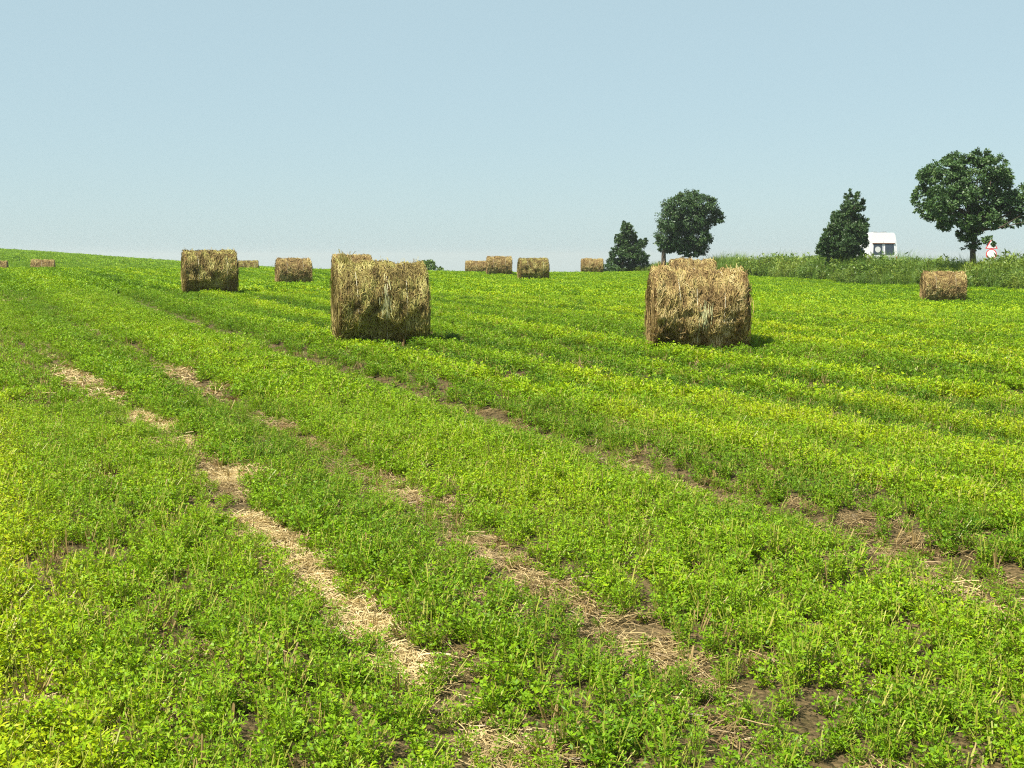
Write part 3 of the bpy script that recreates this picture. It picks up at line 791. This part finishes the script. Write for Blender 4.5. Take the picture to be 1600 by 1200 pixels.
def make_bale(name, seed, D, Ln, strands, width, haymat, rough=1.0, twines=3, tuft=False):
    """axis along X, resting on z = 0"""
    r = np.random.default_rng(seed)
    rad = bale_shape(r, D, Ln, rough)
    H = D / 2 * .97
    nx_, nt_ = 40, 72
    xs_ = np.linspace(-Ln / 2, Ln / 2, nx_); th = np.linspace(0, 2*math.pi, nt_, endpoint=False)
    def surf(x, t, extra=0.0):
        tt = np.where(t > math.pi, 2*math.pi - t, t)      # seamless noise
        q = rad(x, tt + .6 * np.sin(t)) + extra
        z = q * np.cos(t); yv = q * np.sin(t)
        z = np.maximum(z, -H + .02 * np.cos(3 * t))      # flat where it sits
        return np.stack([x, yv, z + H], -1)
    X, T = np.meshgrid(xs_, th, indexing='ij')
    V = surf(X, T).reshape(-1, 3); Fq = []
    for i in range(nx_ - 1):
        for k in range(nt_):
            Fq.append((i*nt_ + k, i*nt_ + (k+1) % nt_, (i+1)*nt_ + (k+1) % nt_, (i+1)*nt_ + k))
    V = list(map(tuple, V))
    for sgn, i in ((-1, 0), (1, nx_ - 1)):                # ends: rings stepping in, slightly hollow
        prev = [i*nt_ + k for k in range(nt_)]
        for q, dx in ((.93, .012), (.8, -.005), (.6, -.02), (.35, -.03), (.12, -.035)):
            cur = []
            for k in range(nt_):
                p = np.array(V[i*nt_ + k]); c = np.array([p[0], 0, H])
                pp = c + (p - c) * q; pp[0] += sgn * (dx + r.normal(0, .012)); cur.append(len(V)); V.append(tuple(pp))
            for k in range(nt_):
                f = (prev[k], prev[(k+1) % nt_], cur[(k+1) % nt_], cur[k]); Fq.append(f if sgn > 0 else f[::-1])
            prev = cur
        Fq.append(tuple(prev) if sgn > 0 else tuple(prev[::-1]))
    body = bpy.data.meshes.new('body'); body.from_pydata(V, [], Fq); body.validate()
    body.polygons.foreach_set('use_smooth', [True] * len(body.polygons)); body.materials.append(M_BALE)
    # loose stalks on the round side, mostly wound round the bale
    SV = []; SR = []; nseg = 4
    n1 = int(strands * .80)
    x0 = r.uniform(-Ln/2 * 1.0, Ln/2 * 1.0, n1); t0 = r.uniform(0, 2*math.pi, n1)
    ang = r.normal(0, .45, n1) + np.where(r.uniform(0, 1, n1) < .28, r.normal(0, 1.0, n1), 0)
    ln = r.uniform(.04, .17, n1); arch = np.abs(r.normal(0, .013, n1)); fly = np.where(r.uniform(0, 1, n1) < .05, r.uniform(.02, .10, n1), 0)
    tt = np.linspace(-.5, .5, nseg)
    px = x0[:, None] + np.outer(ln * np.sin(ang), tt)
    pt = (t0[:, None] + np.outer(ln * np.cos(ang) / (D / 2), tt)) % (2*math.pi)
    ex = arch[:, None] * (1 - 4 * tt**2) + .004 + fly[:, None] * (tt + .5) ** 2 + r.uniform(0, .012, (n1, 1))
    P = surf(np.clip(px, -Ln/2 * 1.05, Ln/2 * 1.05), pt, ex)
    # the clumping value makes light and dark locks
    lock = fbm(x0 * 7 + 3, np.cos(t0) * 3 + 10 + np.sin(t0) * 2, seed)
    rn1 = np.clip(lock * 1.5 - .5 + r.uniform(0, .55, n1), 0, 1)
    nrm = np.stack([np.zeros_like(px), np.sin(pt), np.cos(pt)], -1)
    # stalks on the two ends, wound in rings, and hanging at the rims
    n2 = strands - n1
    sg = np.where(r.uniform(0, 1, n2) < .5, -1., 1.); rr = D/2 * np.sqrt(r.uniform(.02, 1.02, n2)); a0 = r.uniform(0, 2*math.pi, n2)
    l2 = r.uniform(.06, .22, n2); aa = a0[:, None] + np.outer(l2 / np.maximum(rr, .12), tt); r2 = rr[:, None] + np.outer(r.normal(0, .25, n2) * l2, tt)
    xx = sg[:, None] * (Ln/2 + .006 + np.abs(r.normal(0, .014, (n2, 1))) + .03 * (rr[:, None] / (D/2)) ** 2 * r.uniform(-.3, 1, (n2, 1)))
    P2 = np.stack([xx + 0 * aa, r2 * np.sin(aa), np.maximum(r2 * np.cos(aa), -H) + H], -1)
    nr2 = np.stack([sg[:, None] + 0 * aa, 0 * aa, 0 * aa], -1)
    rn2 = r.uniform(0, .75, n2)
    PP = [P, P2]; NN = [nrm, nr2]; RN = [rn1, rn2]
    if tuft:                                              # wisps standing up at one rim
        n3 = 260
        bx = -Ln/2 + np.abs(r.normal(.10, .06, n3)); bt = r.normal(0.0, .25, n3) % (2*math.pi); hh = .04 + r.exponential(.05, n3).clip(0, .17) * np.exp(-((bx + Ln/2 - .12) / .1) ** 2)
        b0 = surf(bx, bt); dv = np.stack([r.normal(0, .35, n3), r.normal(0, .35, n3), np.ones(n3)], -1)
        P3 = b0[:, None] + (tt + .5)[None, :, None] * (dv * hh[:, None])[:, None]
        PP.append(P3); NN.append(np.repeat(np.tile([0., -1., 0.], (n3, 1))[:, None], nseg, 1)); RN.append(r.uniform(.3, .9, n3))
    Pall = np.concatenate(PP); Nall = np.concatenate(NN); Rall = np.concatenate(RN)
    tang = np.gradient(Pall, axis=1)
    sdv = unit(np.cross(tang, Nall)) * (width * r.uniform(.5, 1.3, len(Pall)))[:, None, None]
    sdv += Nall * (width * r.normal(0, .6, len(Pall)))[:, None, None]
    Vv = np.concatenate([Pall - sdv, Pall + sdv], 1).reshape(-1, 3)
    b0 = np.arange(len(Pall))[:, None] * (2 * nseg); k = np.arange(nseg - 1)[None]
    Fv = np.stack([b0 + k, b0 + k + 1, b0 + nseg + k + 1, b0 + nseg + k], -1).reshape(-1, 4)
    loose = mesh_np('loose_hay', Vv, Fv, np.repeat(Rall, 2 * nseg)); loose.materials.append(haymat)
    tws = []
    for j in range(twines):
        xx0 = Ln * (-.36 + .72 * (j + .5 * r.uniform(0, 1)) / max(1, twines - .5)) + r.normal(0, .02)
        mbt = MB(); a_ = np.linspace(0, 2*math.pi, 73)[:-1]
        pth = surf(xx0 + .012 * np.sin(a_ * 2 + j), a_, .014 + .012 * np.sin(a_ * 5 + j))
        pth = np.concatenate([pth, pth[:1]]); mbt.tube([tuple(p) for p in pth], [.0042] * len(pth), 5, False)
        me = bpy.data.meshes.new('twine'); me.from_pydata(mbt.v, [], mbt.f); me.materials.append(M_TWINE); tws.append(me)
    net = None
    if tuft or rough > 1.2:                               # scrap of pale net showing in the middle of the near side
        n4 = 38
        nx0 = r.normal(.02 if tuft else .05, .05, n4); nt0 = r.normal(1.5 * math.pi + (.12 if tuft else -.02), .20, n4); l4 = r.uniform(.05, .2, n4)
        npx = nx0[:, None] + np.outer(r.normal(0, .1, n4) * l4, tt); npt = (nt0[:, None] + np.outer(l4 / (D / 2), tt)) % (2*math.pi)
        P4 = surf(npx, npt, .026 + r.uniform(0, .02, (n4, 1)))
        N4 = np.stack([np.zeros_like(npx), np.sin(npt), np.cos(npt)], -1)
        s4 = unit(np.cross(np.gradient(P4, axis=1), N4)) * (width * r.uniform(.5, 1.2, n4))[:, None, None]
        V4 = np.concatenate([P4 - s4, P4 + s4], 1).reshape(-1, 3); b4 = np.arange(n4)[:, None] * (2 * nseg)
        net = mesh_np('net_wrap', V4, np.stack([b4 + k, b4 + k + 1, b4 + nseg + k + 1, b4 + nseg + k], -1).reshape(-1, 4)); net.materials.append(M_NET)
    return body, loose, tws, net

VAR = {
    'a': make_bale('a', 101, 1.27, 1.36, 17000, .0034, M_HAYG, 1.0, 3, True),
    'b': make_bale('b', 202, 1.30, 1.40, 19000, .0036, M_HAY, 1.35, 3),
    'c': make_bale('c', 303, 1.26, 1.40, 8000, .0055, M_HAYG, .8, 2),
    'd': make_bale('d', 404, 1.26, 1.45, 7000, .006, M_HAY, .7, 2),
    'e': make_bale('e', 505, 1.26, 1.45, 5000, .0068, M_HAY, .7, 1),
    'f': make_bale('f', 606, 1.28, 1.42, 6500, .006, M_HAY, .9, 1),
}
VDIM = {'a': (1.27, 1.36), 'b': (1.30, 1.40), 'c': (1.26, 1.40), 'd': (1.26, 1.45), 'e': (1.26, 1.45), 'f': (1.28, 1.42)}
for (u, v, Y, yaw, D, Ln, var, label), (bx, by) in zip(BALES, bale_xy):
    view = math.atan2(bx, by)                              # a bale square to the line of sight has rz = -view
    root = empty('hay_bale', (bx, by + .0, gz(bx, by) - .03), -view + R(yaw))
    d0, l0 = VDIM[var]; root.scale = (Ln / l0, D / d0, D / d0)
    body, loose, tws, net = VAR[var]
    link('body', body, root)
    lo = link('loose_hay', loose, root); lo['kind'] = 'stuff'
    for tw in tws: link('twine', tw, root)
    if net: link('net_wrap', net, root)['kind'] = 'stuff'
    tag(root, label, 'hay bale', 'round hay bales left on the field')

# ------------------------------------------------------------------ white van (rear view, driving away)
M_WHITE = plain('van_white_paint', (.86, .86, .85), .3, var=.02, scale=2, coat=.5)
M_GLASS = plain('van_glass', (.05, .065, .085), .08, var=.05)
M_BLACK = plain('black_rubber', (.02, .02, .02), .8)
M_RIM = plain('steel_rim', (.5, .5, .5), .35, .8)
M_RED = plain('red_lens', (.45, .02, .015), .25)
M_GREY = plain('grey_plastic', (.12, .12, .12), .6)
M_ORANGE = plain('brown_trim', (.22, .11, .06), .4)
M_STICK = plain('white_sticker', (.8, .8, .76), .5)
vp = pix(1380, 420, 88.0); vx, vy = vp.x, vp.y
vz = float(np.interp(vy, rd[:, 1], zc))
van = empty('van', (vx, vy, vz), R(10))                    # local +Y is the way it drives
tag(van, 'white high-roof van on the road, partly hidden by the pointed tree', 'van')
W2, HV, LV = 1.0, 2.75, 5.9
mb = MB()
sec = [(0, .45, .965), (.0, 1.15, 1.0), (.02, 1.75, .985), (.06, 2.35, .92), (.10, 2.62, .86), (.16, 2.75, .76)]   # (rear set-in, height, half width)
prof = [(-w, z) for _, z, w in sec] + [(w, z) for _, z, w in reversed(sec)]
ny_ = [0, .10, 3.9, 4.35, 4.75, 5.15, 5.9]
rings = []
for yv in ny_:
    ring = []
    for (xx_, zz_) in prof:
        top = 2.75 if yv <= 3.9 else np.interp(yv, [3.9, 4.35, 4.75, 5.15, 5.9], [2.75, 2.45, 1.95, 1.30, 1.0])
        z2 = .45 + (zz_ - .45) * (top - .45) / 2.3
        inset = (.10 * max(0, (zz_ - 1.15) / 1.6)) if yv == 0 else 0
        w = xx_ * (1 if yv < 5.5 else .9)
        ring.append((w, yv + inset, z2))
    rings.append(ring)
m_ = len(prof); vv = [p for q in rings for p in q]
ff = [(i*m_ + k, i*m_ + (k+1) % m_, (i+1)*m_ + (k+1) % m_, (i+1)*m_ + k) for i in range(len(rings)-1) for k in range(m_)]
ff += [tuple(range(m_)), tuple((len(rings)-1)*m_ + k for k in range(m_))]
mb.add(vv, ff); vb = mb.build('body', M_WHITE, van, False, .05)
for sx in (-1, 1):
    d = MB(); x0_, x1_ = sorted((sx * .02, sx * .90))
    d.add([(x0_, -.02, .62), (x1_, -.02, .62), (x1_ * .995, -.02, 1.15), (x1_ * (.97 if abs(x1_) > .5 else 1), .05, 2.2) if sx > 0 else (x1_, .05, 2.2), (x0_ if sx > 0 else x0_ * .97, .05, 2.2), (x0_, -.02, 1.15)],
          [(0, 1, 2, 5), (5, 2, 3, 4)])
    door = d.build('rear_door', M_WHITE, van)
    w = MB(); a_, b_ = (.10, .78) if sx > 0 else (-.78, -.10)
    # the pane follows the door's lean
    def yy(z): return -.035 + .07 * (z - 1.15) / 1.05
    w.add([(a_, yy(1.25), 1.25), (b_, yy(1.25), 1.25), (b_ * (.94 if sx > 0 else 1), yy(1.98), 1.98), (a_ * (1 if sx > 0 else .94), yy(1.98), 1.98)], [(0, 1, 2, 3)])
    pane = w.build('window', M_GLASS, door)
    h = MB(); h.box((sx * .10 - .03, -.07, 1.0), (sx * .10 + .03, -.02, 1.12)); h.build('handle', M_GREY, door)
    t_ = MB(); t_.box((sx * .955 - .05, -.035, .72), (sx * .955 + .05, .06, 1.12)); t_.build('tail_light', M_RED, van, False, .01)
    for wy_ in (1.05, 4.6):
        wh = empty('wheel', (sx * .86, wy_, .36)); wh.parent = van
        tb = MB()
        prof_w = [(.20, -.11), (.33, -.12), (.36, -.08), (.36, .08), (.33, .12), (.20, .11)]
        ns_ = 28; vv = []
        for k in range(ns_):
            a0 = 2*math.pi*k/ns_
            vv += [(o, q * math.cos(a0), q * math.sin(a0)) for q, o in prof_w]
        ff = [(k*6 + j, k*6 + (j+1) % 6, ((k+1) % ns_)*6 + (j+1) % 6, ((k+1) % ns_)*6 + j) for k in range(ns_) for j in range(6)]
        tb.add(vv, ff); tb.build('tyre', M_BLACK, wh, True)
        rb = MB(); rb.tube([(-.09, 0, 0), (.09, 0, 0)], [.21, .21], 20); rb.build('rim', M_RIM, wh)
    sw = MB(); xw = sx * 1.004
    for (ya, yb) in ((1.0, 1.9), (2.0, 2.9)):
        sw.add([(sx * 1.003, ya, 1.22), (sx * 1.003, yb, 1.22), (sx * .995, yb, 1.72), (sx * .995, ya, 1.72)], [(0, 1, 2, 3)])
    sw.build('side_window', M_GLASS, van)
st = MB(); st.tube([(-.44, -.034, 1.60), (-.44, -.018, 1.60)], [.20, .20], 24); st.build('round_sticker', M_STICK, van)
bar = MB(); bar.box((-.82, -.02, 1.99), (.82, .09, 2.05)); bar.build('window_trim', M_ORANGE, van, False, .01)
bp_ = MB(); bp_.box((-.98, -.14, .40), (.98, .05, .60)); bp_.build('rear_bumper', M_GREY, van, False, .03)
ws = MB(); ws.add([(-.78, 4.99, 1.58), (.78, 4.99, 1.58), (.68, 4.42, 2.38), (-.68, 4.42, 2.38)], [(0, 1, 2, 3)]); ws.build('windscreen', M_GLASS, van)
for xx_ in (-.45, .25):
    q = MB(); q.box((xx_ - .14, .4, 2.74), (xx_ + .14, .8, 2.83)); q.build('roof_vent', M_RIM, van, False, .02)
q = MB(); q.box((-.55, 1.4, 2.74), (.55, 1.55, 2.80)); q.build('roof_bar', M_RIM, van, False, .02)

# ------------------------------------------------------------------ road sign: triangle above a round plate
M_SWHITE = plain('sign_white', (.78, .78, .76), .5, var=.03)
M_SRED = plain('sign_red', (.60, .03, .03), .5, var=.05)
M_STEEL = plain('galvanised_steel', (.42, .43, .44), .45, .6)
sp_ = pix(1548, 420, 80.0); sx_, sy_ = sp_.x, sp_.y; sz_ = gz(sx_, sy_)
top_z = pix(1548, 372, 80.0).z
sg_ = empty('road_sign', (sx_, sy_, sz_ - .05), -math.atan2(sx_, sy_) * .6)
tag(sg_, 'roadside sign post with a triangular plate over a round white one', 'road sign')
Hs = top_z - sz_ + .05
p_ = MB(); p_.tube([(0, .03, -.3), (0, .03, Hs - .1)], [.03, .03], 10); p_.build('pole', M_STEEL, sg_, True)
def plate(name, outline, mat, y0, y1, parent):
    m = MB(); m.prism(outline, 1, y0, y1); return m.build(name, mat, parent)
def tri(cz, s): return [(-s * .5, cz - s * .289), (s * .5, cz - s * .289), (0, cz + s * .577)]
cz = Hs - .44
tp_ = plate('triangle_plate', tri(cz, .74), M_SRED, -.012, .0, sg_); plate('triangle_face', tri(cz, .56), M_SWHITE, -.018, -.0125, tp_)
def circ(cz, r_, n=32): return [(r_ * math.cos(2*math.pi*k/n), cz + r_ * math.sin(2*math.pi*k/n)) for k in range(n)]
cz2 = cz - .55
rp_ = plate('round_plate', circ(cz2, .32), M_SRED, -.012, .0, sg_); plate('round_face', circ(cz2, .265), M_SWHITE, -.018, -.0125, rp_)

# ------------------------------------------------------------------ thin summer haze
def haze_box(density):
    m, nt, N, L = new_mat('haze_air')
    out = N('ShaderNodeOutputMaterial'); pv = N('ShaderNodeVolumePrincipled')
    pv.inputs['Color'].default_value = (.86, .91, .89, 1); pv.inputs['Density'].default_value = density; pv.inputs['Anisotropy'].default_value = .2
    L(pv.outputs[0], out.inputs['Volume'])
    mb = MB(); mb.box((-3200, -200, -260), (3200, 6200, 12)); o = mb.build('haze', m)
    tag(o, 'thin pale summer haze over the whole field', 'haze', kind='stuff')
haze_box(.00028)
